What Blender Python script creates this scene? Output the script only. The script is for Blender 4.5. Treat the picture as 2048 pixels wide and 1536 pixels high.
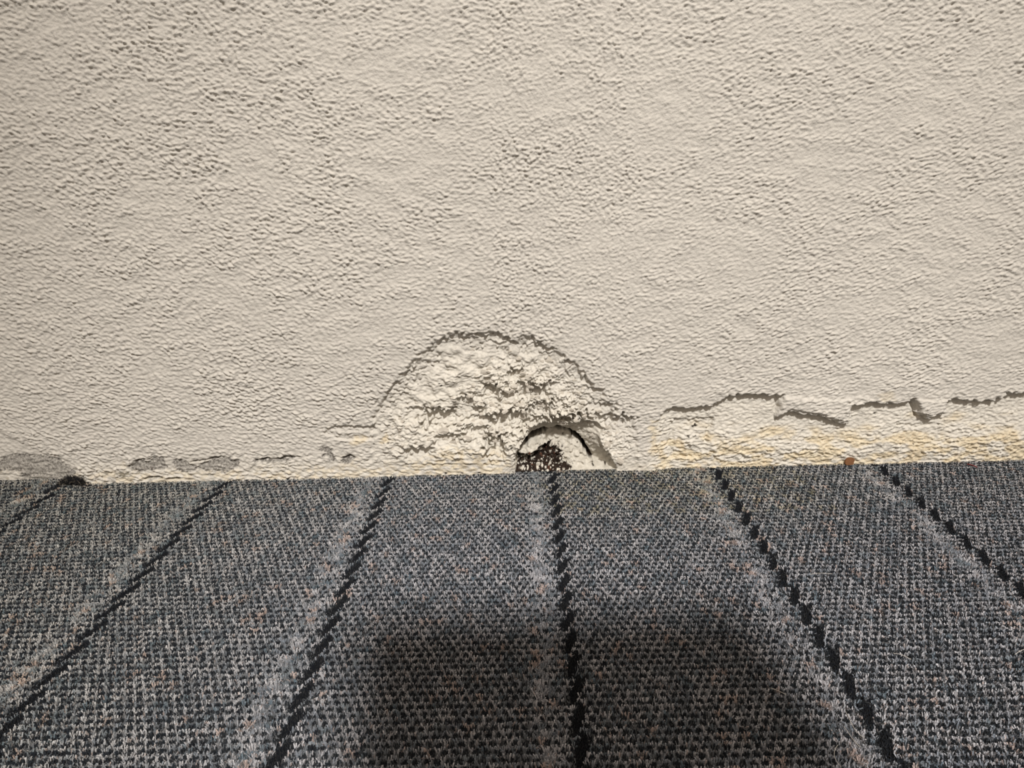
import bpy, bmesh, math, random
import numpy as np
from mathutils import Matrix, Vector

for o in list(bpy.data.objects):
    bpy.data.objects.remove(o)
scene = bpy.context.scene
C = scene.collection
rng = np.random.default_rng(7)
random.seed(7)

# ------------------------------------------------------------------ camera
F_PX, CAM_H, CAM_D = 1420.0, 0.172, 0.3678
PITCH, ROLL = math.radians(17.9), math.radians(1.29)
fw = np.array([0, math.cos(PITCH), -math.sin(PITCH)])
r0 = np.array([1.0, 0, 0])
u0 = np.array([0, math.sin(PITCH), math.cos(PITCH)])
cr = math.cos(ROLL) * r0 - math.sin(ROLL) * u0
cu = math.sin(ROLL) * r0 + math.cos(ROLL) * u0
cam_data = bpy.data.cameras.new('camera')
cam_data.sensor_width = 36.0
cam_data.lens = F_PX / 2048 * 36.0
cam_data.clip_start = 0.005
cam = bpy.data.objects.new('camera', cam_data)
M = Matrix.Identity(4)
for i in range(3):
    M[i][0], M[i][1], M[i][2] = cr[i], cu[i], -fw[i]
M[0][3], M[1][3], M[2][3] = 0.0, -CAM_D, CAM_H
cam.matrix_world = M
C.objects.link(cam)
scene.camera = cam

# ------------------------------------------------------------------ light
world = bpy.data.worlds.new('world')
scene.world = world
world.use_nodes = True
bg = world.node_tree.nodes['Background']
bg.inputs[0].default_value = (1.0, 0.84, 0.68, 1)
bg.inputs[1].default_value = 0.60

LAMP = Vector((0.34, -2.10, 2.35))
ld = bpy.data.lights.new('ceiling_spot', 'SPOT')
ld.energy = 405
ld.color = (1.0, 0.955, 0.90)
ld.shadow_soft_size = 0.11
ld.spot_size = math.radians(20)
ld.spot_blend = 1.0
lo = bpy.data.objects.new('ceiling_spot', ld)
lo.location = LAMP
lo.rotation_euler = (Vector((0.045, -0.02, -0.03)) - LAMP).to_track_quat('-Z', 'Y').to_euler()
C.objects.link(lo)

vs = scene.view_settings
vs.view_transform = 'Standard'
vs.look = 'None'
vs.gamma = 1.0
vs.use_curve_mapping = False
vs.exposure = 0.0


# ------------------------------------------------------------------ helpers
def ray(x, y):
    return fw + cr * (x - 1024) / F_PX + cu * (768 - y) / F_PX


def W(x, y):
    """photo point -> (x, z) in mm on the wall plane"""
    v = ray(x, y)
    t = CAM_D / v[1]
    return v[0] * t * 1000, (CAM_H + v[2] * t) * 1000


def FL(x, y):
    """photo point -> (x, y) in m on the carpet plane"""
    v = ray(x, y)
    t = -CAM_H / v[2]
    return v[0] * t, -CAM_D + v[1] * t


def WP(pts):
    return np.array([W(*p) for p in pts])


def tag(o, label=None, cat=None, group=None, kind=None):
    if label: o['label'] = label
    if cat: o['category'] = cat
    if group: o['group'] = group
    if kind: o['kind'] = kind
    return o


def link(name, me, mat=None, parent=None):
    o = bpy.data.objects.new(name, me)
    C.objects.link(o)
    if mat is not None and len(me.materials) == 0:
        me.materials.append(mat)
    if parent is not None:
        o.parent = parent
    return o


def empty(name, loc):
    o = bpy.data.objects.new(name, None)
    o.location = loc
    C.objects.link(o)
    return o


def fast_mesh(name, co, faces_flat, loop_total):
    """co (n,3), flat loop vertex indices, loops per face (scalar)"""
    me = bpy.data.meshes.new(name)
    n = len(co)
    nf = len(faces_flat) // loop_total
    me.vertices.add(n)
    me.vertices.foreach_set('co', np.ascontiguousarray(co, dtype=np.float32).ravel())
    me.loops.add(len(faces_flat))
    me.loops.foreach_set('vertex_index', np.ascontiguousarray(faces_flat, dtype=np.int32))
    me.polygons.add(nf)
    me.polygons.foreach_set('loop_start', np.arange(0, nf * loop_total, loop_total, dtype=np.int32))
    me.polygons.foreach_set('loop_total', np.full(nf, loop_total, dtype=np.int32))
    me.update(calc_edges=True)
    return me


def set_attr(me, name, vals):
    a = me.attributes.new(name, 'FLOAT', 'POINT')
    a.data.foreach_set('value', np.ascontiguousarray(vals, dtype=np.float32).ravel())


def smooth(a, b, x):
    t = np.clip((x - a) / (b - a), 0, 1)
    return t * t * (3 - 2 * t)


def new_mat(name):
    m = bpy.data.materials.new(name)
    m.use_nodes = True
    nt = m.node_tree
    b = nt.nodes['Principled BSDF']
    return m, nt, b


def mix(nt, fac, a, b, blend='MIX'):
    n = nt.nodes.new('ShaderNodeMix')
    n.data_type = 'RGBA'
    n.blend_type = blend
    for sock, v in ((n.inputs[0], fac), (n.inputs[6], a), (n.inputs[7], b)):
        if isinstance(v, (int, float)):
            sock.default_value = v
        elif isinstance(v, tuple):
            sock.default_value = v
        else:
            nt.links.new(v, sock)
    return n.outputs[2]


def noise(nt, vec, scale, detail=3, rough=0.6):
    n = nt.nodes.new('ShaderNodeTexNoise')
    n.inputs['Scale'].default_value = scale
    n.inputs['Detail'].default_value = detail
    n.inputs['Roughness'].default_value = rough
    nt.links.new(vec, n.inputs['Vector'])
    return n.outputs['Fac']


def ramp(nt, fac, stops):
    n = nt.nodes.new('ShaderNodeValToRGB')
    e = n.color_ramp.elements
    while len(e) < len(stops):
        e.new(0.5)
    for el, (p, c) in zip(e, stops):
        el.position = p
        el.color = c
    nt.links.new(fac, n.inputs[0])
    return n.outputs[0]


def simple_mat(name, col, rough=0.9, noise_scale=900, amount=0.25, bump=0.0002):
    m, nt, b = new_mat(name)
    tc = nt.nodes.new('ShaderNodeTexCoord')
    nz = noise(nt, tc.outputs['Object'], noise_scale, 3)
    dark = tuple(c * (1 - amount) for c in col) + (1,)
    lite = tuple(min(1, c * (1 + amount)) for c in col) + (1,)
    nt.links.new(ramp(nt, nz, [(0.3, dark), (0.7, lite)]), b.inputs['Base Color'])
    b.inputs['Roughness'].default_value = rough
    b.inputs['Specular IOR Level'].default_value = 0.2
    if bump:
        bp = nt.nodes.new('ShaderNodeBump')
        bp.inputs['Distance'].default_value = bump
        bp.inputs['Strength'].default_value = 0.8
        nt.links.new(nz, bp.inputs['Height'])
        nt.links.new(bp.outputs[0], b.inputs['Normal'])
    return m


# ------------------------------------------------------------------ wall material
def wall_material():
    m, nt, b = new_mat('painted_plaster')
    tc = nt.nodes.new('ShaderNodeTexCoord')
    P = tc.outputs['Object']

    def att(n):
        a = nt.nodes.new('ShaderNodeAttribute')
        a.attribute_name = n
        return a.outputs['Fac']
    big = noise(nt, P, 9, 3)
    fine = noise(nt, P, 520, 4)
    vfine = noise(nt, P, 1500, 3)
    paint = ramp(nt, big, [(0.3, (0.565, 0.545, 0.51, 1)), (0.7, (0.62, 0.598, 0.558, 1))])
    paint = mix(nt, 0.35, paint, ramp(nt, fine, [(0.3, (0.50, 0.475, 0.43, 1)), (0.62, (0.68, 0.65, 0.59, 1))]))
    chalk = ramp(nt, fine, [(0.25, (0.58, 0.55, 0.485, 1)), (0.6, (0.72, 0.69, 0.625, 1))])
    col = mix(nt, att('fresh'), paint, chalk)
    yellow = ramp(nt, fine, [(0.3, (0.56, 0.45, 0.29, 1)), (0.65, (0.74, 0.66, 0.49, 1))])
    col = mix(nt, att('stain'), col, yellow)
    grey = ramp(nt, noise(nt, P, 850, 4, 0.75), [(0.36, (0.13, 0.12, 0.11, 1)), (0.5, (0.35, 0.335, 0.31, 1)), (0.62, (0.53, 0.51, 0.47, 1))])
    col = mix(nt, att('bare'), col, grey)
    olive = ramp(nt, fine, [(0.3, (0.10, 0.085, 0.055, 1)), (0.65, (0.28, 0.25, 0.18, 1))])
    col = mix(nt, att('olive_tint'), col, olive)
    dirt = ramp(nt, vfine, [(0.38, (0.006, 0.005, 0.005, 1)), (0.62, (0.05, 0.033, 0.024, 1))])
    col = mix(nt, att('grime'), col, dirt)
    nt.links.new(col, b.inputs['Base Color'])
    b.inputs['Roughness'].default_value = 0.92
    b.inputs['Specular IOR Level'].default_value = 0.12
    b1 = nt.nodes.new('ShaderNodeBump')
    b1.inputs['Distance'].default_value = 0.0010
    b1.inputs['Strength'].default_value = 0.55
    nt.links.new(fine, b1.inputs['Height'])
    mp = nt.nodes.new('ShaderNodeMapping')          # rolled texture beyond the modelled relief
    mp.inputs['Scale'].default_value = (0.5, 1.0, 1.0)
    nt.links.new(P, mp.inputs['Vector'])
    b0 = nt.nodes.new('ShaderNodeBump')
    b0.inputs['Distance'].default_value = 0.0016
    nt.links.new(att('plain'), b0.inputs['Strength'])
    nt.links.new(noise(nt, mp.outputs[0], 300, 2, 0.5), b0.inputs['Height'])
    nt.links.new(b0.outputs[0], b1.inputs['Normal'])
    b2 = nt.nodes.new('ShaderNodeBump')
    b2.inputs['Distance'].default_value = 0.00035
    b2.inputs['Strength'].default_value = 0.5
    nt.links.new(vfine, b2.inputs['Height'])
    nt.links.new(b1.outputs[0], b2.inputs['Normal'])
    nt.links.new(b2.outputs[0], b.inputs['Normal'])
    return m


wall_mat = wall_material()

# ------------------------------------------------------------------ wall relief (all in mm)
U = 0.4                                    # uniform noise grid
UX0, UX1, UZ0, UZ1 = -366.0, 366.0, -14.0, 306.0
unx, unz = int((UX1 - UX0) / U), int((UZ1 - UZ0) / U)
fx = np.fft.fftfreq(unx, U)[None, :].astype(np.float32)
fz = np.fft.rfftfreq(unz, U)[:, None].astype(np.float32)


def band(seed, lx, lz, ang=0.0, width=0.45):
    """band-passed random field, wavelengths lx along / lz across, turned by ang"""
    g = np.random.default_rng(seed).standard_normal((unz, unx)).astype(np.float32)
    G = np.fft.rfft2(g.T).T                # rfft along z
    a = math.radians(ang)
    p = fx * math.cos(a) + fz * math.sin(a)
    q = -fx * math.sin(a) + fz * math.cos(a)
    r = np.sqrt((p * lx) ** 2 + (q * lz) ** 2)
    G = G * np.exp(-((r - 1) ** 2) / (2 * width ** 2))
    o = np.fft.irfft2(G.T, s=(unx, unz)).T
    return (o / o.std()).astype(np.float32)


# non-uniform vertex grid: finer round the hole and along the skirting line
gx = np.concatenate([np.arange(-356, -8, 0.62), np.arange(-8, 66, 0.34), np.arange(66, 356, 0.62)])
gz = np.concatenate([np.arange(-8, 60, 0.38), np.arange(60, 292, 0.48)])
nx, nz = len(gx), len(gz)
X, Z = np.meshgrid(gx, gz)                 # (nz, nx)
X = X.astype(np.float32); Z = Z.astype(np.float32)
ix = np.clip((gx - UX0) / U, 0, unx - 2); iz = np.clip((gz - UZ0) / U, 0, unz - 2)
ix0 = ix.astype(int); iz0 = iz.astype(int)
tx = (ix - ix0)[None, :].astype(np.float32); tz = (iz - iz0)[:, None].astype(np.float32)


def S(field):
    a = field[iz0]; b = field[iz0 + 1]
    r = a * (1 - tz) + b * tz
    return r[:, ix0] * (1 - tx) + r[:, ix0 + 1] * tx


def sdist(poly, closed=True, pad=60):
    """signed distance (mm, negative inside) to a polygon, or distance to a polyline"""
    out = np.full(X.shape, 99.0, np.float32)
    x0, z0 = poly.min(0) - pad; x1, z1 = poly.max(0) + pad
    ci = np.where((gx >= x0) & (gx <= x1))[0]; ri = np.where((gz >= z0) & (gz <= z1))[0]
    if len(ci) == 0 or len(ri) == 0:
        return out
    sl = (slice(ri[0], ri[-1] + 1), slice(ci[0], ci[-1] + 1))
    px, pz = X[sl], Z[sl]
    d2 = np.full(px.shape, 1e9, np.float32); inside = np.zeros(px.shape, bool)
    n = len(poly)
    for i in range(n if closed else n - 1):
        a = poly[i]; b = poly[(i + 1) % n]
        e = b - a
        t = np.clip(((px - a[0]) * e[0] + (pz - a[1]) * e[1]) / max(1e-6, e @ e), 0, 1)
        d2 = np.minimum(d2, (px - a[0] - t * e[0]) ** 2 + (pz - a[1] - t * e[1]) ** 2)
        if closed:
            cross = ((a[1] > pz) != (b[1] > pz))
            xi = (b[0] - a[0]) * (pz - a[1]) / ((b[1] - a[1]) if abs(b[1] - a[1]) > 1e-9 else 1e-9) + a[0]
            inside ^= cross & (px < xi)
    d = np.sqrt(d2)
    out[sl] = np.where(inside, -d, d) if closed else d
    return out


# fields ------------------------------------------------------------
n_iso2 = S(band(1, 2.2, 1.7))
n_c4 = S(band(2, 4.6, 2.3, 0))
n_l4 = S(band(3, 5.4, 2.1, -25))
n_r4 = S(band(4, 5.2, 2.0, 20))
n_big = S(band(5, 22, 15, 0, 0.6))
n_huge = S(band(6, 90, 60, 0, 0.6))
n_j = S(band(8, 5, 5, 0, 0.7))            # edge jitter
n_j2 = S(band(9, 14, 12, 0, 0.7))
n_fl1 = S(band(10, 10, 8, 12, 0.6))        # flake layers
n_fl2 = S(band(11, 6.0, 4.4, -12, 0.6))
n_fl3 = S(band(12, 3.6, 2.8, 0, 0.6))
n_lay = S(band(13, 10, 3.0, -3, 0.6))     # layered streaks near the floor
n_m = S(band(14, 30, 14, 0, 0.8))         # stain masks
n_m2 = S(band(15, 9, 6, 0, 0.8))

# rolled paint texture ------------------------------------------------
wl = smooth(40, -90, X + 0.25 * Z - 15 * n_huge)
wr = smooth(20, 160, X - 10 * n_huge)
wc = np.clip(1 - wl - wr, 0, 1)
nrm = np.sqrt(wl ** 2 + wr ** 2 + wc ** 2)
T = (wl * n_l4 + wr * n_r4 + wc * n_c4) / nrm
T = np.tanh(T * 0.8) + 0.35 * np.clip(T, 0, None)
amp = np.clip(1.0 + 0.20 * n_big + 0.20 * n_huge, 0.5, 1.5) * (0.72 + 0.28 * wl + 0.06 * wr)
tex = amp * (0.30 * T + 0.18 * n_iso2 + 0.16 * n_fl3) + 0.12 * n_big
H = tex.copy()
fresh = np.zeros_like(H); stain = np.zeros_like(H); bare = np.zeros_like(H)
olive_tint = np.zeros_like(H); grime = np.zeros_like(H)

# the domed patch where the skim coat has broken away -----------------
dome = WP([(738, 960), (743, 862), (748, 835), (751, 817), (766, 795), (782, 774), (800, 752), (815, 741), (835, 718), (851, 702), (870, 686),
           (888, 674), (918, 667), (940, 672), (957, 670), (988, 665), (1003, 665), (1018, 676), (1038, 682), (1052, 669), (1066, 674),
           (1081, 684), (1106, 699), (1124, 711), (1140, 722), (1154, 735), (1170, 752), (1184, 771), (1200, 787), (1215, 808), (1230, 829),
           (1250, 846), (1262, 858), (1272, 880), (1280, 915), (1282, 960)])
sd = sdist(dome) + 0.75 * n_j + 0.5 * n_j2
rimw = 0.8 + 0.8 * smooth(62, 20, Z)
ddep = smooth(rimw, -rimw, sd)
sides = smooth(12, 50, Z)                     # edge weaker towards the bottom corners
fade = 0.35 + 0.65 * sides
inner = smooth(0.5, -0.5, sd + 4.6 + 1.6 * n_j2 + 0.9 * n_j)
inner_k = smooth(-1.2, 0.6, n_huge + 0.4 * n_big + 0.6)
core = smooth(0, -26, sd)                     # 0 at the rim .. 1 well inside
low = smooth(78, 18, Z)
H = H * (1 - 0.35 * ddep)
H -= ddep * fade * (2.5 + 0.8 * np.clip(n_j2, -1, 1)) + inner * (0.35 + 0.65 * inner_k) * fade * 1.6
H += core * 2.6                               # the surface swells again inside
fresh = np.maximum(fresh, ddep * (0.35 + 0.5 * core))

rcx, rcz = W(1045, 785)
blob = np.exp(-((X - rcx - 0.5 * (rcz - Z)) / 25) ** 2 - ((Z - rcz) / 17) ** 2)
lowb = smooth(52, 34, Z + 2.5 * n_j2) * smooth(6, 14, Z)
rough_c = np.clip(smooth(0, -10, sd) * (0.03 + 1.15 * blob + 0.42 * lowb), 0, 1)


def terr(n, t, w=0.10):
    return smooth(t - w, t + w, n)


fl = (terr(n_fl1, -0.2, 0.2) * 1.0 + terr(n_fl1 + 0.3 * n_fl3, 0.7) * 0.8 + terr(n_fl2 + 0.3 * n_fl3, 0.1) * 0.75
      + terr(n_fl2 + 0.3 * n_iso2, 0.9) * 0.6 + terr(n_fl3 + 0.3 * n_iso2, 0.2, 0.2) * 0.55 + 0.22 * n_iso2)
H += rough_c * (fl * 0.85 - 1.6) + rough_c * 0.25 * n_iso2
H += core * low * 0.3 * n_fl2

# single deep bites with a sharp upper lip
for (zx, zy, w_, h_, dp) in [(930, 560, 60, 45, 4.0), (1060, 585, 70, 30, 2.6), (1215, 575, 130, 55, 4.0), (1090, 455, 80, 40, 2.6),
                             (600, 735, 170, 55, 4.0), (790, 690, 130, 36, 3.0), (440, 688, 90, 28, 2.2), (1075, 740, 190, 48, 4.0),
                             (1250, 700, 100, 55, 4.0), (830, 832, 120, 40, 3.0), (960, 915, 95, 60, 4.2), (1560, 775, 300, 60, 3.0),
                             (1360, 795, 300, 55, 5.0), (1630, 548, 70, 22, 1.6), (850, 745, 110, 30, 2.6), (760, 640, 80, 50, 2.4),
                             (640, 870, 120, 30, 2.2), (450, 945, 120, 30, 2.0), (1150, 520, 90, 30, 2.4), (1010, 370, 60, 40, 1.5),
                             (1340, 520, 80, 25, 1.8), (1650, 660, 140, 30, 1.8), (1800, 760, 120, 40, 1.8), (680, 250, 150, 26, 1.4), (1080, 265, 50, 30, 1.0)]:
    cx, cz = W(700 + zx / 3.303, 620 + zy / 3.303)
    rx = w_ / 3.303 * 0.28 / 2 * 1.35; rz = h_ / 3.303 * 0.28 / 2 * 2.7
    uu = (X - cx) / rx + 0.22 * n_j; vv = (Z - cz) / rz + 0.22 * n_fl3 * min(1.0, rz / 6) + 0.10 * n_j
    # vv=+1 top lip (sharp), falls out to nothing at vv=-1.6
    prof = smooth(1.15, 0.85, vv) * smooth(-2.0, 0.8, vv) * smooth(1.25, 0.8, np.abs(uu))
    pm = np.clip(prof * 1.6, 0, 1)
    H = H * (1 - 0.7 * pm) - 1.7 * dp * prof

# hood and hole ------------------------------------------------------
hood = WP([(1040, 905), (1046, 886), (1056, 866), (1080, 850), (1119, 848), (1145, 850), (1163, 842), (1195, 845), (1212, 860), (1200, 876),
           (1205, 892), (1218, 908), (1232, 931), (1238, 965), (1040, 965)])
arcp = WP([(1030, 965), (1030, 914), (1044, 893), (1058, 886), (1071, 881), (1094, 876), (1118, 871), (1141, 877), (1156, 886), (1169, 898), (1176, 911),
           (1189, 930), (1193, 965)])
sh = sdist(hood) + 0.45 * n_j
sa = sdist(arcp) + 0.30 * n_j + 0.15 * n_iso2
din = np.clip(-sh, 0, None); dar = np.clip(sa, 0, None)
t = np.where(sh < 0, din / (din + dar + 1e-3), 0)
hooddep = np.where(sh < 0, 1.8 * smooth(0, 0.8, din) + 11.5 * t ** 0.8, 0)
isin = smooth(0.25, -0.25, sa)
inh = smooth(0.2, -0.4, sh)
H = H * (1 - 0.75 * inh) - hooddep * (1 - isin)
# the plug set back inside the arch
zt = np.clip(Z / 22.0, 0, 1)
lip = sdist(WP([(1031, 914), (1040, 903), (1056, 897), (1078, 893), (1090, 896), (1092, 904), (1078, 912), (1064, 920), (1050, 921), (1036, 919)]))
plug = -(5.5 + 13.0 * zt ** 1.1) + 0.45 * n_fl2 + 0.35 * n_fl3 + 0.15 * n_iso2
plug = plug + smooth(0.4, -1.5, lip) * (3.4)
H = H * (1 - isin) + plug * isin
# crack round the plug, wide at the left, closed at the crown
cw_x = np.array([W(p, 890)[0] for p in (1036, 1044, 1058, 1075, 1092, 1098, 1106, 1112, 1120, 1140, 1158, 1166, 1174, 1182, 1188, 1196)])
cw = np.interp(X, cw_x, [0.0, 1.2, 2.5, 2.6, 2.1, 0.8, 0.1, 0.7, 1.1, 1.0, 1.5, 1.3, 1.0, 0.9, 0.7, 0.0])
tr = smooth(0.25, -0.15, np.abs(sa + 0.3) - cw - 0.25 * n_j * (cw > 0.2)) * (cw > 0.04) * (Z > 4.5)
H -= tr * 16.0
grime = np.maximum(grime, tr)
# broken-out lower part of the plug, full of dark grit
rub = WP([(1031, 918), (1045, 921), (1062, 922), (1074, 912), (1084, 905), (1096, 903), (1112, 908), (1124, 911), (1122, 922), (1130, 934),
          (1146, 944), (1152, 965), (1024, 965), (1034, 945), (1036, 930)])
sr = sdist(rub) + 0.7 * n_fl3 + 0.4 * n_j
rm = smooth(0.3, -0.4, sr)
under = smooth(1.0, -1.2, sdist(WP([(1034, 918), (1062, 922), (1086, 906), (1100, 906), (1098, 916), (1090, 926), (1066, 932), (1044, 928)])))
H -= rm * (2.2 + 1.2 * n_fl3 + 0.9 * n_iso2 + 4.5 * under)
speck = smooth(0.25, 0.55, n_fl3 + 0.7 * n_iso2 - 0.35)
grime = np.maximum(grime, rm * np.clip(1 - speck * (1 - 0.9 * under), 0, 1))
halo = smooth(5.0, 0.0, np.abs(sr)) * smooth(0.75, 1.25, n_iso2 + 0.4 * n_fl3) * (Z < 16) * (X < W(1150, 930)[0])
grime = np.maximum(grime, 0.9 * halo)
fresh = np.maximum(fresh, np.maximum(isin, inh))
olive_tint = np.maximum(olive_tint, np.maximum(inh, isin) * (1 - rm) * (0.16 + 0.16 * smooth(-0.6, 0.9, n_m2 + 0.5 * n_j)))  # mottled olive tint over hood and plug, outside the rubble

# right hand strip: coats of paint torn off above the floor ------------
stp = WP([(1300, 965), (1302, 880), (1308, 850), (1318, 838), (1326, 822), (1345, 815), (1380, 817), (1424, 813), (1445, 801), (1466, 791), (1500, 788), (1568, 792),
          (1562, 802), (1556, 822), (1553, 838), (1570, 826), (1580, 822), (1610, 830), (1640, 832), (1666, 841), (1688, 848), (1700, 842), (1703, 818), (1709, 810), (1740, 806),
          (1790, 808), (1819, 805), (1830, 799), (1836, 812), (1841, 832), (1862, 838), (1890, 826), (1897, 801), (1930, 798), (1959, 803), (2004, 801), (2012, 791), (2048, 786),
          (2110, 784), (2180, 790), (2400, 792), (2400, 965)])
ss = sdist(stp) + 0.45 * n_j + 0.3 * n_j2
stm = smooth(0.45, -0.45, ss)
left_soft = smooth(1296, 1345, 1024 + X / 0.283)          # its left edge feathers out
H = H * (1 - 0.35 * stm * left_soft)
H -= stm * (0.6 + 2.5 * left_soft) * smooth(-30, -4, ss * 1.0 + 0) ** 0.5 + 0
H += stm * 0.0
H -= stm * left_soft * 0.6
stk = 0.45 + 0.55 * smooth(26, 12, Z + 3 * n_j2)
H += stm * stk * (0.17 * n_lay + 0.17 * n_fl3 + 0.14 * n_iso2 + 0.10 * n_c4) * smooth(0, -4, ss)
H += stm * stk * 0.30 * (terr(n_fl1, 0.4) + 0.6 * terr(n_lay, 0.9)) * smooth(0, -6, ss)
fresh = np.maximum(fresh, stm * 0.75)
# second, smaller step within it
st2 = WP([(1338, 900), (1344, 848), (1352, 843), (1400, 841), (1431, 838), (1428, 855), (1420, 875), (1415, 897), (1400, 920), (1340, 920)])
s2 = sdist(st2) + 0.35 * n_j
H -= smooth(0.4, -0.4, s2) * smooth(-14, -1.0, s2) * 1.3
# raised right lips that throw the little vertical shadows
for poly, dp in (([(1570, 793), (1700, 800), (1700, 838), (1688, 845), (1640, 828), (1580, 819), (1560, 838), (1566, 805)], 1.1),
                 ([(1832, 800), (1895, 800), (1888, 824), (1862, 834), (1843, 828)], 1.1)):
    H += dp * smooth(0.5, -1.0, sdist(WP(poly)) + 0.4 * n_j)
H -= 2.2 * smooth(2.3, 0.3, sdist(WP([(1829, 802), (1834, 815), (1840, 832)]), closed=False))
H -= 1.2 * smooth(1.5, 0.2, sdist(WP([(1428, 842), (1420, 868), (1414, 894)]), closed=False))
H -= 0.8 * smooth(2.4, 0.3, sdist(WP([(1560, 798), (1556, 820), (1552, 836)]), closed=False))
H -= 0.9 * smooth(1.4, 0.1, sdist(WP([(1800, 852), (1840, 858), (1872, 852)]), closed=False) + 0.3 * n_j)

# yellowed plaster
below = smooth(25, 10, Z - 5 * n_m)
rgt = smooth(55, 90, X)
stain = np.maximum(stain, 0.80 * rgt * below * smooth(-0.9, 0.9, n_m + 0.5 * n_m2 + 0.3) * np.clip(stm + 0.4 * smooth(14, 6, Z), 0, 1))
stain = np.maximum(stain, 0.65 * smooth(1.5, -1.0, sdist(WP([(1301, 846), (1314, 842), (1313, 870), (1308, 906), (1298, 905)])) + 0.7 * n_j) * smooth(-1, 0.6, n_m2))
stain = np.maximum(stain, 0.62 * smooth(3, -4, sdist(WP([(862, 905), (900, 890), (960, 898), (1010, 905), (1028, 930), (1020, 960), (740, 960), (780, 940)])) + 2 * n_m2) * smooth(-0.6, 0.8, n_m2 + 0.3))
stain = np.maximum(stain, 0.45 * smooth(14, 5, Z + 3 * n_m2) * smooth(60, -60, X) * smooth(-0.4, 0.9, n_m2 + n_m * 0.6))
for cx_, cy_, r_, k_ in ((718, 883, 5.5, 0.65), (770, 880, 4.0, 0.7), (762, 887, 2.0, 0.8), (1445, 893, 6, 0.6), (1580, 872, 7, 0.5), (1700, 880, 9, 0.35), (1775, 793, 6, 0.35)):
    a_, b_ = W(cx_, cy_)
    stain = np.maximum(stain, k_ * smooth(r_, r_ * 0.3, np.hypot(X - a_, (Z - b_) * 1.4) + 1.2 * n_m2))
fresh = np.maximum(fresh, 0.45 * smooth(16, 4, Z + 3 * n_m2))

# left: thin peeled patches, grey render showing -----------------------
peel = [
    [(-60, 915), (-20, 905), (0, 922), (8, 912), (20, 908), (45, 906), (70, 911), (92, 911), (117, 918), (137, 933), (152, 944), (140, 965), (40, 965), (41, 943), (20, 940), (0, 943), (-60, 945)],
    [(256, 936), (266, 924), (273, 920), (299, 921), (304, 913), (312, 911), (324, 914), (328, 922), (340, 936), (308, 941), (275, 944)],
    [(343, 918), (361, 917), (378, 926), (392, 932), (405, 925), (428, 918), (446, 914), (462, 918), (480, 921), (478, 932), (455, 946), (420, 944), (392, 938), (372, 950), (352, 936)],
    [(505, 923), (519, 917), (532, 918), (552, 919), (570, 914), (582, 920), (572, 925), (540, 926)],
    [(640, 898), (655, 894), (664, 899), (667, 911), (675, 922), (663, 920), (648, 911)],
    [(680, 920), (690, 916), (700, 911), (710, 916), (702, 926), (686, 928)],
]
for k, pl in enumerate(peel):
    P_ = WP(pl)
    s_ = sdist(P_) + 0.45 * n_j + 0.25 * n_iso2
    mk = smooth(0.25, -0.25, s_)
    H = H * (1 - 0.6 * mk) - mk * (0.75 + 0.12 * n_iso2)
    grime = np.maximum(grime, 0.8 * smooth(1.3, 0.2, np.abs(s_ + 0.5)) * smooth(0.0, 0.7, n_iso2 + 0.5 * n_m2) * (Z > 5))
    bare = np.maximum(bare, mk * smooth(0.4, -0.3, s_ + 1.2 * smooth(-0.2, 1.2, n_m2)) * 0.95)
# lifted lip over the second and third peel, dark underneath
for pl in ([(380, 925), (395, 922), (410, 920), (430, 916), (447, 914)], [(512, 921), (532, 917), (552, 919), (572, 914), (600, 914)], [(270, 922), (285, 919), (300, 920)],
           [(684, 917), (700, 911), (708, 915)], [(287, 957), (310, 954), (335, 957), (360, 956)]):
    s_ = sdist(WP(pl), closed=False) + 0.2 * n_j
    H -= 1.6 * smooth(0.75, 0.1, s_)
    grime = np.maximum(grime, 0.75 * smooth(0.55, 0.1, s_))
for cx_, cy_, rx_, rz_, k_ in ((246, 948, 4.2, 1.6, 0.8), (213, 945, 2.6, 1.2, 0.7), (300, 956, 5, 0.8, 0.5)):
    a_, b_ = W(cx_, cy_)
    olive_tint = np.maximum(olive_tint, k_ * smooth(1.2, 0.4, np.hypot((X - a_) / rx_, (Z - b_) / rz_) + 0.35 * n_iso2))
# slanting edge of an older, smoother repair at the far left
dia = WP([(-200, 790), (-60, 838), (0, 866), (40, 886), (80, 902), (116, 911), (160, 940), (170, 965), (-200, 965)])
s_ = sdist(dia) + 0.2 * n_j
mk = smooth(0.35, -0.35, s_)
H = H * (1 - 0.45 * mk) - mk * 0.55 * smooth(-16, 0, s_)
# small straight ledge left of the dome, and hairline ridges along the base
s_ = sdist(WP([(655, 856), (663, 853), (700, 852), (742, 853), (748, 858), (742, 880), (680, 880), (648, 868)])) + 0.2 * n_j
H -= 1.7 * smooth(0.35, -0.35, s_) * smooth(-6.5, -0.3, s_)
baseb = smooth(22, 6, Z + 4 * n_j2) * smooth(10, -30, X)
H += baseb * (0.16 * n_lay + 0.15 * (terr(n_lay, 0.9) + terr(n_fl1, 0.8)))
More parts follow.
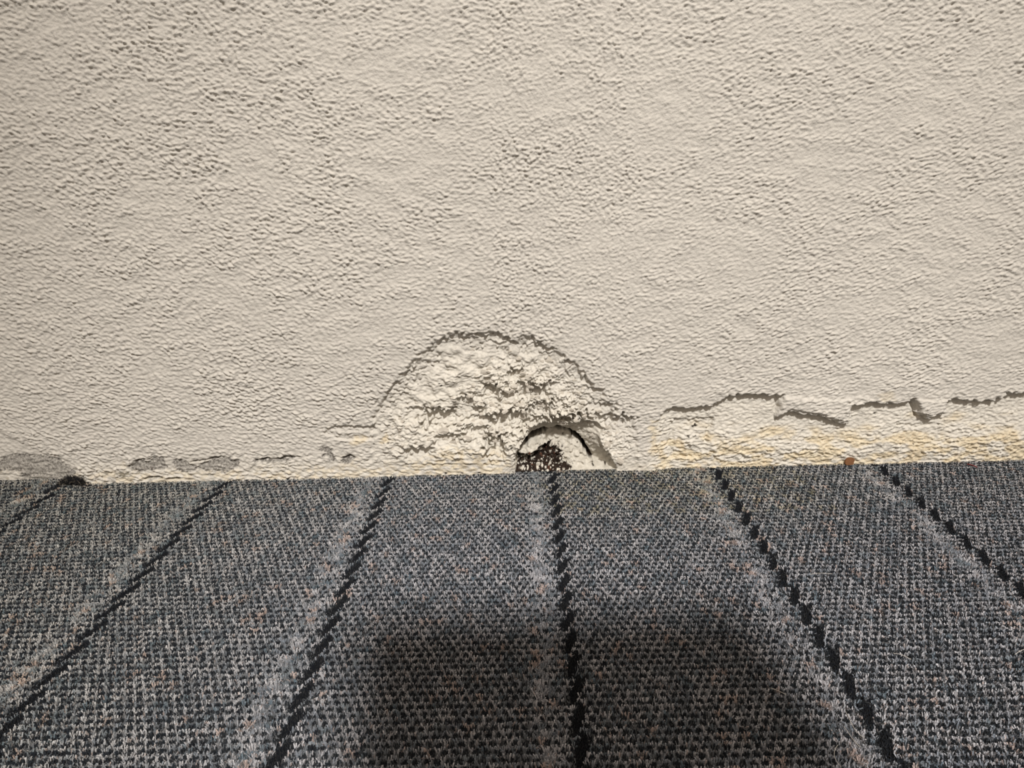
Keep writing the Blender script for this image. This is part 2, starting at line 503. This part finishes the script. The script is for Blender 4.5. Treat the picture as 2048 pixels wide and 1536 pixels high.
# pin holes on the right
for cx_, cy_, r_ in ((1394, 857, 0.95), (1390, 859, 0.6), (1380, 878, 0.7), (1393, 876, 0.4), (1757, 832, 0.5), (1946, 873, 0.4), (1771, 866, 0.35), (1832, 892, 0.5), (1610, 866, 0.5),
                     (998, 880, 0.7), (1022, 897, 0.6), (1005, 891, 0.5), (1148, 889, 0.4), (1130, 889, 0.3), (1213, 937, 0.7), (1188, 938, 0.6), (882, 775, 0.5), (878, 770, 0.4), (892, 949, .6), (924, 948, .5), (958, 947, .5), (747, 890, .5), (775, 888, .5)):
    a_, b_ = W(cx_, cy_)
    q = smooth(1.25, 0.6, np.hypot(X - a_, Z - b_) / r_ + 0.3 * n_iso2)
    grime = np.maximum(grime, q)
    H -= 1.0 * q

# nothing is hollowed out behind the carpet line
H = np.maximum(H, -3.3 - 2.2 * np.clip(Z, 0, None))
# settle the rim of the detailed area into the plain wall
edge = smooth(0, 14, np.minimum(np.minimum(X - gx[0], gx[-1] - X), gz[-1] - Z))
H = H * edge
co = np.stack([X / 1000, -H / 1000, Z / 1000], -1).reshape(-1, 3)
idx = np.arange(nx * nz).reshape(nz, nx)
q = np.stack([idx[:-1, :-1], idx[:-1, 1:], idx[1:, 1:], idx[1:, :-1]], -1).reshape(-1, 4)
nv = len(co)
x0, x1, z0, z1 = gx[0] / 1e3, gx[-1] / 1e3, gz[0] / 1e3, gz[-1] / 1e3
BX, BZ = 2.0, 2.5
ex = np.array([[-BX, 0, z0], [x0, 0, z0], [x1, 0, z0], [BX, 0, z0],
               [-BX, 0, z1], [x0, 0, z1], [x1, 0, z1], [BX, 0, z1],
               [-BX, 0, BZ], [x0, 0, BZ], [x1, 0, BZ], [BX, 0, BZ],
               [-BX, .12, z0], [BX, .12, z0], [-BX, .12, BZ], [BX, .12, BZ]])
eq = np.array([[0, 1, 5, 4], [2, 3, 7, 6], [4, 5, 9, 8], [5, 6, 10, 9], [6, 7, 11, 10],
               [13, 12, 14, 15], [12, 0, 8, 14], [3, 13, 15, 11], [8, 11, 15, 14]]) + nv
me = fast_mesh('wall_back', np.vstack([co, ex]), np.vstack([q, eq]).ravel(), 4)
me.polygons.foreach_set('use_smooth', np.ones(len(me.polygons), bool))
pad = np.zeros(len(ex))
set_attr(me, 'plain', np.concatenate([(1 - edge).ravel(), np.ones(len(ex))]))
for nm, arr in (('fresh', fresh), ('stain', stain), ('bare', bare), ('olive_tint', olive_tint), ('grime', grime)):
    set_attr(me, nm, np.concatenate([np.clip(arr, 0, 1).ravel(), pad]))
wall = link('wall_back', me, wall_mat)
tag(wall, 'off-white rough painted plaster wall with a broken domed patch at its foot', kind='structure')


def surf(xm, zm):
    """outward relief (mm) of the wall at a wall point"""
    i = min(nx - 1, max(0, int(np.searchsorted(gx, xm)))); j = min(nz - 1, max(0, int(np.searchsorted(gz, zm))))
    return float(H[j, i])


# loose paint flakes standing proud of the broken patch ---------------
flake_mat = simple_mat('chalky_paint_flake', (0.74, 0.69, 0.61), noise_scale=600, amount=0.12)
yflake_mat = simple_mat('yellowed_paint_flake', (0.74, 0.63, 0.46), noise_scale=600, amount=0.15)


def flake_mesh(seed, mat):
    r = random.Random(seed)
    n = r.choice((7, 8, 9))
    bm = bmesh.new()
    top, bot = [], []
    for i in range(n):
        a = 2 * math.pi * i / n + r.uniform(-.25, .25)
        rad = r.uniform(0.65, 1.0)
        px, pz = rad * math.cos(a), rad * 0.68 * math.sin(a)
        curl = 0.10 * (px * px) + r.uniform(-.05, .05)
        top.append(bm.verts.new((px, -0.16 - curl, pz)))
        bot.append(bm.verts.new((px * 1.0, 0.16 - curl, pz * 1.0)))
    c1 = bm.verts.new((0, -0.24, 0)); c2 = bm.verts.new((0, 0.12, 0))
    for i in range(n):
        j = (i + 1) % n
        bm.faces.new((top[i], top[j], c1)); bm.faces.new((bot[j], bot[i], c2))
        bm.faces.new((top[j], top[i], bot[i], bot[j]))
    bmesh.ops.recalc_face_normals(bm, faces=bm.faces)
    m = bpy.data.meshes.new('paint_flake'); bm.to_mesh(m); bm.free()
    m.materials.append(mat)
    return m


fl_meshes = [flake_mesh(s, flake_mat) for s in range(10)]
fy_meshes = [flake_mesh(s + 50, yflake_mat) for s in range(4)]
cnt = 0
sdome_px = dome
fr = random.Random(3)
tries = 0
while cnt < 200 and tries < 6000:
    tries += 1
    px = fr.uniform(760, 1262); py = fr.uniform(690, 938)
    a_, b_ = W(px, py)
    i = int(np.searchsorted(gx, a_)); j = int(np.searchsorted(gz, b_))
    if sd[j, i] > -3.5 or sh[j, i] < 0.8 or sa[j, i] < 2.0 or rm[j, i] > 0 or isin[j, i] > 0:
        continue
    dens = rough_c[j, i]
    if fr.random() > 0.01 + 0.9 * dens ** 1.4:
        continue
    size = fr.uniform(0.9, 1.9) * (0.7 + 0.6 * dens)
    src = fr.choice(fy_meshes if (stain[j, i] > 0.35 and fr.random() < 0.6) else fl_meshes)
    o = link('paint_flake', src, None, wall)
    o.location = (a_ / 1e3, -(H[j, i] + 0.12) / 1e3, b_ / 1e3)
    o.scale = (size / 1e3, size / 1e3, size / 1e3)
    o.rotation_euler = (fr.uniform(-.15, .45), fr.uniform(-.5, .5), fr.uniform(-.35, .35))
    cnt += 1
# a few larger named-by-eye flakes round the hood
for px, py, size, ry in ((1217, 859, 2.0, .2), (1129, 853, 3.2, .1), (1210, 869, 1.8, .0), (1187, 878, 1.7, -.4), (1215, 888, 2.6, .5), (1240, 922, 3.0, .6), (1035, 826, 4.6, -.1), (887, 862, 3.6, -.3),
                         (965, 837, 2.6, .1), (968, 745, 2.4, .1), (1035, 748, 2.4, 0), (1098, 724, 3.0, .1), (935, 878, 3.4, .2), (905, 888, 3.0, 0), (1060, 860, 2.6, .4), (1000, 862, 2.6, .2)):
    a_, b_ = W(px, py)
    o = link('paint_flake', fr.choice(fl_meshes), None, wall)
    o.location = (a_ / 1e3, -(surf(a_, b_) + 0.3) / 1e3, b_ / 1e3)
    o.scale = (size / 1e3,) * 3
    o.rotation_euler = (fr.uniform(0, .4), ry, fr.uniform(-.2, .2))

# ------------------------------------------------------------------ floor and carpet
def floor_material():
    m, nt, b = new_mat('carpet_far')
    tc = nt.nodes.new('ShaderNodeTexCoord')
    P = tc.outputs['Object']
    vo = nt.nodes.new('ShaderNodeTexVoronoi')
    vo.inputs['Scale'].default_value = 310
    nt.links.new(P, vo.inputs['Vector'])
    col = ramp(nt, vo.outputs['Distance'], [(0.0, (0.012, 0.014, 0.02, 1)), (0.30, (0.03, 0.035, 0.045, 1)), (0.42, (0.15, 0.16, 0.175, 1))])
    sp_ = nt.nodes.new('ShaderNodeSeparateXYZ')
    nt.links.new(P, sp_.inputs[0])

    def math_(op, x, y=0.0):
        n = nt.nodes.new('ShaderNodeMath'); n.operation = op
        for sock, v in ((n.inputs[0], x), (n.inputs[1], y)):
            if isinstance(v, (int, float)): sock.default_value = v
            else: nt.links.new(v, sock)
        return n.outputs[0]
    xs = math_('SUBTRACT', sp_.outputs[0], math_('MULTIPLY', sp_.outputs[1], 0.017))
    fr_ = math_('PINGPONG', math_('SUBTRACT', xs, 0.0222), 0.0463)
    stripe = math_('LESS_THAN', fr_, 0.0022)
    col = mix(nt, stripe, col, (0.01, 0.012, 0.016, 1))
    nt.links.new(col, b.inputs['Base Color'])
    b.inputs['Roughness'].default_value = 1.0
    b.inputs['Specular IOR Level'].default_value = 0.1
    return m


floor_mat = floor_material()
PILE = 0.0014
bm = bmesh.new()
bmesh.ops.create_cube(bm, size=1)
for v in bm.verts:
    v.co = Vector((v.co.x * 4.0, v.co.y * 3.66 - 1.71, v.co.z * 0.02 - 0.01 - PILE))
m_ = bpy.data.meshes.new('floor'); bm.to_mesh(m_); bm.free()
floor = link('floor', m_, floor_mat)
tag(floor, 'floor under the grey patterned carpet', kind='structure')


def pile_material():
    m, nt, b = new_mat('carpet_pile')
    a = nt.nodes.new('ShaderNodeAttribute'); a.attribute_name = 'yarn'
    tc = nt.nodes.new('ShaderNodeTexCoord')
    nz_ = noise(nt, tc.outputs['Object'], 1400, 2)
    v = ramp(nt, nz_, [(0.3, (0.78, 0.78, 0.78, 1)), (0.7, (1.15, 1.15, 1.15, 1))])
    nt.links.new(mix(nt, 1.0, a.outputs['Color'], v, 'MULTIPLY'), b.inputs['Base Color'])
    b.inputs['Roughness'].default_value = 0.95
    b.inputs['Specular IOR Level'].default_value = 0.1
    b.inputs['Sheen Weight'].default_value = 0.12
    return m


pile_mat = pile_material()
SX0, SPACE, SKEW = 0.0222, 0.0926, 0.017         # stripe position, repeat, slant
ROW = 0.0127 / 4                                 # tuft row
COL = 0.0033


def hash01(a, b, k):
    h = np.sin(a * 127.1 + b * 311.7 + k * 74.7) * 43758.5453
    return h - np.floor(h)


def make_pile(name, x, y, width, hgt_scale=1.0, lean=0.15, parent=None, seed=0):
    g = np.random.default_rng(seed)
    n = len(x)
    xs = x - SKEW * y                             # pattern coordinates
    yy = -y
    # dot lattice (staggered)
    row = np.round(yy / ROW)
    off = np.mod(row, 2) * 0.5
    col = np.round(xs / COL - off)
    dx = xs - (col + off) * COL
    dy = yy - row * ROW
    # neighbouring rows may hold a nearer dot
    best = np.hypot(dx, dy)
    for s in (-1, 1):
        r2 = row + s; o2 = np.mod(r2, 2) * 0.5
        c2 = np.round(xs / COL - o2)
        d2 = np.hypot(xs - (c2 + o2) * COL, yy - r2 * ROW)
        best = np.minimum(best, d2)
    # light tufts sit midway between the dots of each row
    tcol = np.round(xs / COL - off - 0.5)
    tcx = (tcol + off + 0.5) * COL
    tdx = xs - tcx; tdy = dy
    h1 = hash01(tcol, row, 1.0); h2 = hash01(tcol, row, 2.0); h3 = hash01(tcol, row, 3.0)
    f1 = g.random(n); f2 = g.random(n)
    # stripes
    k = np.round((xs - SX0) / SPACE)
    sx = xs - SX0 - k * SPACE
    ph = np.mod(yy, 0.0127) / 0.0127              # 0 near wall .. 1
    centre = (0.5 - ph) * 0.0052
    jag = 0.0005 * (g.random(n) - .5)
    dash = (np.abs(sx - centre + jag) < 0.00185) & (ph > 0.03) & (ph < 0.99)
    band_ = np.exp(-((sx + 0.0105) / 0.0040) ** 2)       # plain, dotless heather beside the stripe
    dot_r = 0.00124 * (1 - 0.80 * band_ * (hash01(tcol, row, 7) < 0.6)) + 0.00012 * (f1 - .5)
    dot = (best < dot_r)
    # yarn colours (linear)
    light = np.array([0.50, 0.50, 0.535]); mid = np.array([0.19, 0.22, 0.265]); navy = np.array([0.0085, 0.0105, 0.015])
    teal = np.array([0.060, 0.115, 0.155]); peach = np.array([0.50, 0.365, 0.31]); straw = np.array([0.36, 0.31, 0.17])
    colr = mid[None] + (light - mid)[None] * smooth(0.05, 0.80, 0.65 * h1 + 0.35 * f2)[:, None]
    pt = h2 < 0.12
    colr[pt] = colr[pt] * 0.45 + teal * 0.55
    tp = (h2 > 0.955 - 0.06 * band_)
    colr[tp] = colr[tp] * 0.40 + peach * 0.60
    tw = (f2 < 0.04)
    colr[tw] = colr[tw] * 0.5 + peach * 0.5
    # old damp staining by the wall, right of centre: greener, yellower yarn
    st = np.exp(-((yy / 0.055) ** 2)) * np.clip(0.35 + 0.9 * np.exp(-((x - 0.09) / 0.07) ** 2), 0, 1)
    st = st * (0.35 + 0.65 * h3)
    colr = colr * (1 - 0.55 * st[:, None]) + (colr * np.array([1.02, 0.96, 0.62])) * (0.55 * st[:, None])
    sw = (h3 < 0.16) & (yy < 0.05) & (np.abs(x - 0.09) < 0.075)
    colr[sw] = colr[sw] * 0.5 + straw * 0.5
    lf = smooth(-0.02, -0.22, x)                  # the left side wears greyer
    colr = colr * (1 - lf[:, None] * np.array([0.04, 0.05, 0.14]))
    colr[dot] = navy + (0.03 * f2[dot])[:, None] * np.array([0.6, 0.8, 1.0])
    colr[dash] = navy * (0.7 + 0.6 * f2[dash])[:, None]
    # blade geometry
    hgt = PILE * hgt_scale * (0.82 + 0.14 * f1)
    hgt = np.where(dot, hgt * 0.95, hgt); hgt = np.where(dash, hgt * 0.75, hgt)
    zb = np.full(n, -PILE)
    hump = 0.0030 * smooth(-0.235, -0.262, x) * smooth(-0.020, 0.0, y)
    zb = zb + hump
    ax = g.normal(0, lean, n) * hgt + np.where(dash | dot, 0, tdx * 0.45)
    ay = g.normal(0, lean, n) * hgt - np.where(dash | dot, 0, tdy * 0.45)
    # keep blades from poking into the wall
    ay = np.where(y > -0.001, np.minimum(ay, 0), ay)
    ang = g.random(n) * math.pi
    wx = np.cos(ang) * width / 2; wy = np.sin(ang) * width / 2
    co = np.empty((n, 4, 3))
    co[:, 0] = np.stack([x - wx, y - wy, zb], -1)
    co[:, 1] = np.stack([x + wx, y + wy, zb], -1)
    co[:, 2] = np.stack([x + ax + wx * .8, y + ay + wy * .8, zb + hgt], -1)
    co[:, 3] = np.stack([x + ax - wx * .8, y + ay - wy * .8, zb + hgt], -1)
    me = fast_mesh(name, co.reshape(-1, 3), np.arange(4 * n), 4)
    rgba = np.ones((n, 4, 4), np.float32)
    rgba[:, :, :3] = colr[:, None, :]
    at = me.color_attributes.new('yarn', 'FLOAT_COLOR', 'POINT')
    at.data.foreach_set('color', rgba.ravel())
    return link(name, me, pile_mat, parent)


sp = 0.00057
ax_ = np.arange(-0.372, 0.372, sp); ay_ = np.arange(-0.235, 0.0034, sp)
PX, PY = np.meshgrid(ax_, ay_)
PX = PX.ravel() + rng.uniform(-.45, .45, PX.size) * sp
PY = PY.ravel() + rng.uniform(-.45, .45, PY.size) * sp
keep = np.abs(PX) < 0.345 - 0.70 * np.abs(PY)
carpet = make_pile('carpet_pile', PX[keep], PY[keep], 0.00052, seed=1)
tag(carpet, 'grey blue cut-pile carpet with dark dots and dark dashed stripes', 'carpet', kind='stuff')
sp2 = 0.00118
ax_ = np.arange(-0.52, 0.52, sp2); ay_ = np.arange(-0.36, 0.002, sp2)
QX, QY = np.meshgrid(ax_, ay_)
QX = QX.ravel() + rng.uniform(-.45, .45, QX.size) * sp2
QY = QY.ravel() + rng.uniform(-.45, .45, QY.size) * sp2
out = ~((np.abs(QX) < 0.345 - 0.70 * np.abs(QY)) & (QY > -0.235))
outer = make_pile('pile_margin', QX[out], QY[out], 0.0011, seed=2, parent=carpet)
tag(outer, kind='stuff')

# ------------------------------------------------------------------ small loose things
# frayed carpet end riding up on the wall at the left
g = np.random.default_rng(5)
n = 900
cx0, cy0 = FL(166, 957)
tt = g.random(n)
fxp = cx0 + (tt - 0.55) * 0.0115
zc = 0.0012 + 0.0022 * np.sin(np.clip(tt, 0, 1) * math.pi) + g.normal(0, 0.0007, n)
fyp = -0.0035 + g.normal(0, 0.0011, n)
ln = 0.0026
dirv = g.normal(0, 1, (n, 3)); dirv[:, 2] = np.abs(dirv[:, 2]); dirv /= np.linalg.norm(dirv, axis=1)[:, None]
pc = np.stack([fxp, fyp, zc], -1)
wv = np.cross(dirv, g.normal(0, 1, (n, 3))); wv /= np.linalg.norm(wv, axis=1)[:, None]; wv *= 0.00014
fc = np.stack([pc - wv, pc + wv, pc + dirv * ln + wv * .5, pc + dirv * ln - wv * .5], 1)
fc[:, :, 1] = np.minimum(fc[:, :, 1], -0.0003)
me = fast_mesh('frayed_tuft', fc.reshape(-1, 3), np.arange(4 * n), 4)
fcol = np.ones((n, 4, 4), np.float32)
base = np.where((g.random(n) < 0.16)[:, None], np.array([0.20, 0.17, 0.13]), np.array([0.012, 0.012, 0.014]))
fcol[:, :, :3] = base[:, None, :]
at = me.color_attributes.new('yarn', 'FLOAT_COLOR', 'POINT'); at.data.foreach_set('color', fcol.ravel())
fray = link('frayed_tuft', me, pile_mat, carpet)
fray['label'] = 'dark frayed tuft of carpet edge'


def rock_mesh(name, seed, mat, sub=2, jag=0.28, flat=(1, 1, 1)):
    r = random.Random(seed)
    bm = bmesh.new()
    bmesh.ops.create_icosphere(bm, subdivisions=sub, radius=1)
    axes = [(Vector((r.gauss(0, 1), r.gauss(0, 1), r.gauss(0, 1))).normalized(), r.uniform(0.55, 0.85)) for _ in range(9)]
    for v in bm.verts:
        for a, d in axes:                        # chipped faces
            k = v.co.dot(a)
            if k > d:
                v.co -= a * (k - d)
        v.co *= 1 + r.uniform(-jag, jag) * 0.35
        v.co = Vector((v.co.x * flat[0], v.co.y * flat[1], v.co.z * flat[2]))
    m = bpy.data.meshes.new(name); bm.to_mesh(m); bm.free()
    m.materials.append(mat)
    return m


white_mat = simple_mat('white_plaster_crumb', (0.72, 0.69, 0.62), amount=0.18)
brown_mat = simple_mat('rust_brown_chip', (0.24, 0.115, 0.055), noise_scale=700, amount=0.35)
grit_mat = simple_mat('dark_grit', (0.035, 0.022, 0.016), amount=0.6)
redgrit_mat = simple_mat('red_brown_grit', (0.12, 0.055, 0.035), amount=0.5)

# rust-brown chip against the wall
cx0, cy0 = FL(1701, 934)
bm = bmesh.new()
outl = [(-2.7, 0), (-2.75, 1.2), (-2.2, 2.6), (-1.2, 3.5), (0.2, 3.75), (1.6, 3.6), (2.5, 3.0), (2.85, 2.0), (2.5, 1.0), (2.3, -0.4), (0.5, -0.8), (-1.8, -0.7)]
fv = [bm.verts.new((px, -0.55 - 0.25 * math.cos(px * .5) + .12 * math.sin(pz * 3), pz)) for px, pz in outl]
bv = [bm.verts.new((px * .96, 0.45, pz * .97)) for px, pz in outl]
c1 = bm.verts.new((0, -1.05, 1.6)); c2 = bm.verts.new((0, .5, 1.5))
for i in range(len(outl)):
    j = (i + 1) % len(outl)
    bm.faces.new((fv[i], fv[j], c1)); bm.faces.new((bv[j], bv[i], c2)); bm.faces.new((fv[j], fv[i], bv[i], bv[j]))
bmesh.ops.recalc_face_normals(bm, faces=bm.faces)
m_ = bpy.data.meshes.new('brown_chip'); bm.to_mesh(m_); bm.free()
chip = link('brown_chip', m_, brown_mat)
chip.scale = (.001,) * 3
a_, b_ = W(1701, 934)
chip.location = (a_ / 1e3, -(surf(a_, 3) + 0.9) / 1e3, 0.0004)
chip.rotation_euler = (-0.12, 0.05, 0.1)
tag(chip, 'rust-brown flat chip leaning on the wall foot at the right', 'debris')

# crumbs and grit in the broken hole
wm = [rock_mesh('plaster_crumb', 20 + s, white_mat, 1, 0.3, (1, .8, .8)) for s in range(5)]
gm = [rock_mesh('dark_grit', 40 + s, grit_mat if s % 3 else redgrit_mat, 1, 0.3) for s in range(6)]
cr_ = random.Random(11)


def put_crumb(name, meshes, px, py, size, label, cat, group):
    a, b = W(px, py)
    o = link(name, cr_.choice(meshes))
    o.scale = (size / 1e3,) * 3
    o.location = (a / 1e3, -(surf(a, b) + 0.35 * size) / 1e3, b / 1e3)
    o.rotation_euler = (cr_.uniform(0, 6), cr_.uniform(0, 6), cr_.uniform(0, 6))
    tag(o, label, cat, group)
    return o


big_c = [(1078, 938, 2.0, 'largest white plaster chunk among dark grit in the wall hole'),
         (1101, 938, 1.6, 'angular white plaster chunk right of the largest one in the hole'),
         (1084, 917, 1.7, 'white plaster chunk stuck under the upper rim of the hole'),
         (1096, 945, 1.2, 'low white plaster crumb at the carpet edge below the hole')]
for px, py, s_, lab in big_c:
    put_crumb('plaster_crumb', wm, px, py, s_, lab, 'debris', 'white crumbs in the wall hole')
for i in range(46):
    px = cr_.uniform(1036, 1142); py = cr_.uniform(926, 946)
    put_crumb('plaster_crumb', wm, px, py, cr_.uniform(0.4, 0.95), 'tiny white plaster crumb scattered in the dark wall hole', 'debris', 'tiny white crumbs in the wall hole')
for i in range(70):
    px = cr_.gauss(1096, 20); py = cr_.uniform(914, 946)
    if not 1046 < px < 1136: continue
    put_crumb('dark_grit', gm, px, py, cr_.uniform(0.5, 1.1), 'small dark brown grit lump in the broken wall hole', 'debris', 'dark grit in the wall hole')

# flakes of paint lying on the carpet edge
for px, py, s_, lab in ((67, 956, 2.6, 'curled cream paint flake on the carpet edge at far left'), (537, 960, 1.0, 'tiny white paint fleck on the carpet edge left of the dome'),
                        (58, 955, 1.5, 'small cream paint flake beside the curled one at far left')):
    x_, y_ = FL(px, py)
    o = link('fallen_flake', fl_meshes[int(px) % 10])
    o.scale = (s_ / 1e3,) * 3
    o.location = (x_, min(y_, -0.003), 0.0010)
    o.rotation_euler = (-0.9, 0.2, 0.3)
    tag(o, lab, 'debris')


def strand(name, pts, rad, mat, label, cat, z=0.0006):
    cu_ = bpy.data.curves.new(name, 'CURVE'); cu_.dimensions = '3D'
    s_ = cu_.splines.new('BEZIER'); s_.bezier_points.add(len(pts) - 1)
    for i, (b_, p) in enumerate(zip(s_.bezier_points, pts)):
        x_, y_ = FL(*p)
        b_.co = (x_, y_, z + 0.0003 * math.sin(i * 1.7))
        b_.handle_left_type = b_.handle_right_type = 'AUTO'
    cu_.bevel_depth = rad; cu_.bevel_resolution = 1; cu_.resolution_u = 6
    dg = bpy.data.objects.new('tmp', cu_); C.objects.link(dg)
    me_ = bpy.data.meshes.new_from_object(dg.evaluated_get(bpy.context.evaluated_depsgraph_get()))
    bpy.data.objects.remove(dg)
    me_.name = name; me_.materials.clear()
    o = link(name, me_, mat)
    tag(o, label, cat)
    return o


hair_mat = simple_mat('pale_hair', (0.55, 0.52, 0.48), amount=0.1, bump=0)
red_mat = simple_mat('red_thread', (0.16, 0.02, 0.02), amount=0.2, bump=0)
strand('pale_hair', [(1690, 1425), (1694, 1434), (1704, 1452), (1718, 1470), (1728, 1480)], 0.00008, hair_mat, 'longer pale hair lying near the lower right dashed stripe', 'hair')
strand('pale_hair', [(1687, 1456), (1693, 1466), (1706, 1482), (1720, 1496)], 0.00008, hair_mat, 'pale hair just left of the longer hair at lower right', 'hair')
strand('pale_hair', [(1675, 1493), (1668, 1508), (1670, 1520), (1682, 1536)], 0.00008, hair_mat, 'curved pale hair at the bottom edge of the carpet', 'hair')
strand('pale_hair', [(2029, 1312), (2038, 1307), (2056, 1298)], 0.00009, hair_mat, 'short pale hair at the right edge of the carpet', 'hair')
strand('pale_hair', [(1786, 1309), (1800, 1313), (1822, 1321)], 0.00008, hair_mat, 'short straight hair right of the dashed stripe, mid carpet', 'hair')
strand('pale_hair', [(1541, 1379), (1556, 1386), (1572, 1392)], 0.00008, hair_mat, 'short straight hair left of the lower right dashed stripe', 'hair')
strand('pale_hair', [(1620, 1151), (1640, 1150), (1664, 1150)], 0.00008, hair_mat, 'fine level hair right of a dashed stripe, upper carpet', 'hair')
strand('red_thread', [(1934, 931), (1944, 934), (1954, 937)], 0.00030, red_mat, 'dark red thread scrap at the wall foot, far right', 'thread', z=0.0008)

# ------------------------------------------------------------------ unseen phone inferred from its shadow, placed to throw it; stand added as support
black_mat = simple_mat('black_plastic', (0.02, 0.02, 0.022), rough=0.45, amount=0.1, bump=0)
glass_mat, nt_, b_ = new_mat('dark_glass')
b_.inputs['Base Color'].default_value = (0.01, 0.01, 0.013, 1); b_.inputs['Roughness'].default_value = 0.08
sxm, sym = FL(1112, 1288)
tgt = Vector((sxm, sym, 0.0))
yk = -0.405
t_ = (yk - tgt.y) / (LAMP.y - tgt.y)
topc = tgt + (LAMP - tgt) * t_
PW, PH = 0.136, 0.072


def rbox(name, sx, sy, sz, rad, mat, parent, loc=(0, 0, 0)):
    """slab with rounded corners in x-z, thickness along y"""
    pts = []
    for cx_, cz_, a0 in ((sx / 2 - rad, sz / 2 - rad, 0), (-sx / 2 + rad, sz / 2 - rad, 90), (-sx / 2 + rad, -sz / 2 + rad, 180), (sx / 2 - rad, -sz / 2 + rad, 270)):
        for k in range(7):
            an = math.radians(a0 + 15 * k)
            pts.append((cx_ + rad * math.cos(an), cz_ + rad * math.sin(an)))
    bm = bmesh.new()
    fr_ = [bm.verts.new((px, -sy / 2, pz)) for px, pz in pts]
    bk_ = [bm.verts.new((px, sy / 2, pz)) for px, pz in pts]
    bm.faces.new(fr_); bm.faces.new(bk_[::-1])
    for i in range(len(pts)):
        j = (i + 1) % len(pts)
        bm.faces.new((fr_[j], fr_[i], bk_[i], bk_[j]))
    bmesh.ops.recalc_face_normals(bm, faces=bm.faces)
    m = bpy.data.meshes.new(name); bm.to_mesh(m); bm.free()
    o = link(name, m, mat, parent); o.location = loc
    return o


def cyl(name, p, q_, r1, r2, mat, parent):
    p, q_ = Vector(p), Vector(q_)
    bm = bmesh.new()
    bmesh.ops.create_cone(bm, cap_ends=True, segments=16, radius1=r1, radius2=r2, depth=(q_ - p).length)
    bmesh.ops.transform(bm, matrix=Matrix.Translation((p + q_) / 2) @ (q_ - p).to_track_quat('Z', 'Y').to_matrix().to_4x4(), verts=bm.verts)
    m = bpy.data.meshes.new(name); bm.to_mesh(m); bm.free()
    return link(name, m, mat, parent)


tilt = -math.radians(12)
pc_ = topc + Vector((0, math.sin(tilt) * PH / 2 * -1, -math.cos(tilt) * PH / 2))
phone = empty('smartphone', pc_)
phone.rotation_euler = (tilt, 0, 0)
tag(phone, 'dark smartphone held level in an added small stand facing the wall', 'phone')
rbox('phone_body', PW, 0.0075, PH, 0.009, black_mat, phone)
rbox('phone_screen', PW - .006, 0.0006, PH - .006, 0.007, glass_mat, phone, (0, -0.0040, 0))
for k in range(3):
    cyl('lens_ring', (-0.060 + 0.020 * k, 0.0036, 0.022), (-0.060 + 0.020 * k, 0.0055, 0.022), 0.0065, 0.0062, glass_mat, phone)
base_p = Vector((pc_.x, pc_.y, 0))
stand = empty('added_stand', base_p)  # added prop, so the shadow-casting phone does not float
tag(stand, 'added small black three-legged stand under the smartphone', 'tripod')
zb_ = pc_.z - math.cos(tilt) * PH / 2
sy_ = -math.sin(tilt) * PH / 2 * -1
cyl('column', (0, sy_ * 0, 0.045), (0, -abs(sy_) * 0, zb_ - 0.012), 0.006, 0.005, black_mat, stand)
cl = rbox('clamp', 0.05, 0.016, 0.010, 0.002, black_mat, stand, (0, math.sin(tilt) * -PH / 2 * -1, zb_ - 0.0065))
for k in range(3):
    a = math.radians(90 + 120 * k + 60)
    cyl('leg', (0.004 * math.cos(a), 0.004 * math.sin(a), 0.050), (0.045 * math.cos(a), 0.045 * math.sin(a), 0.0), 0.0045, 0.0035, black_mat, stand)
print('tris', sum(2 * len(o.data.polygons) for o in bpy.data.objects if o.type == 'MESH'), 'verts', nx, nz, 'pile', keep.sum(), out.sum(), 'phone top', topc, 'flakes', cnt)
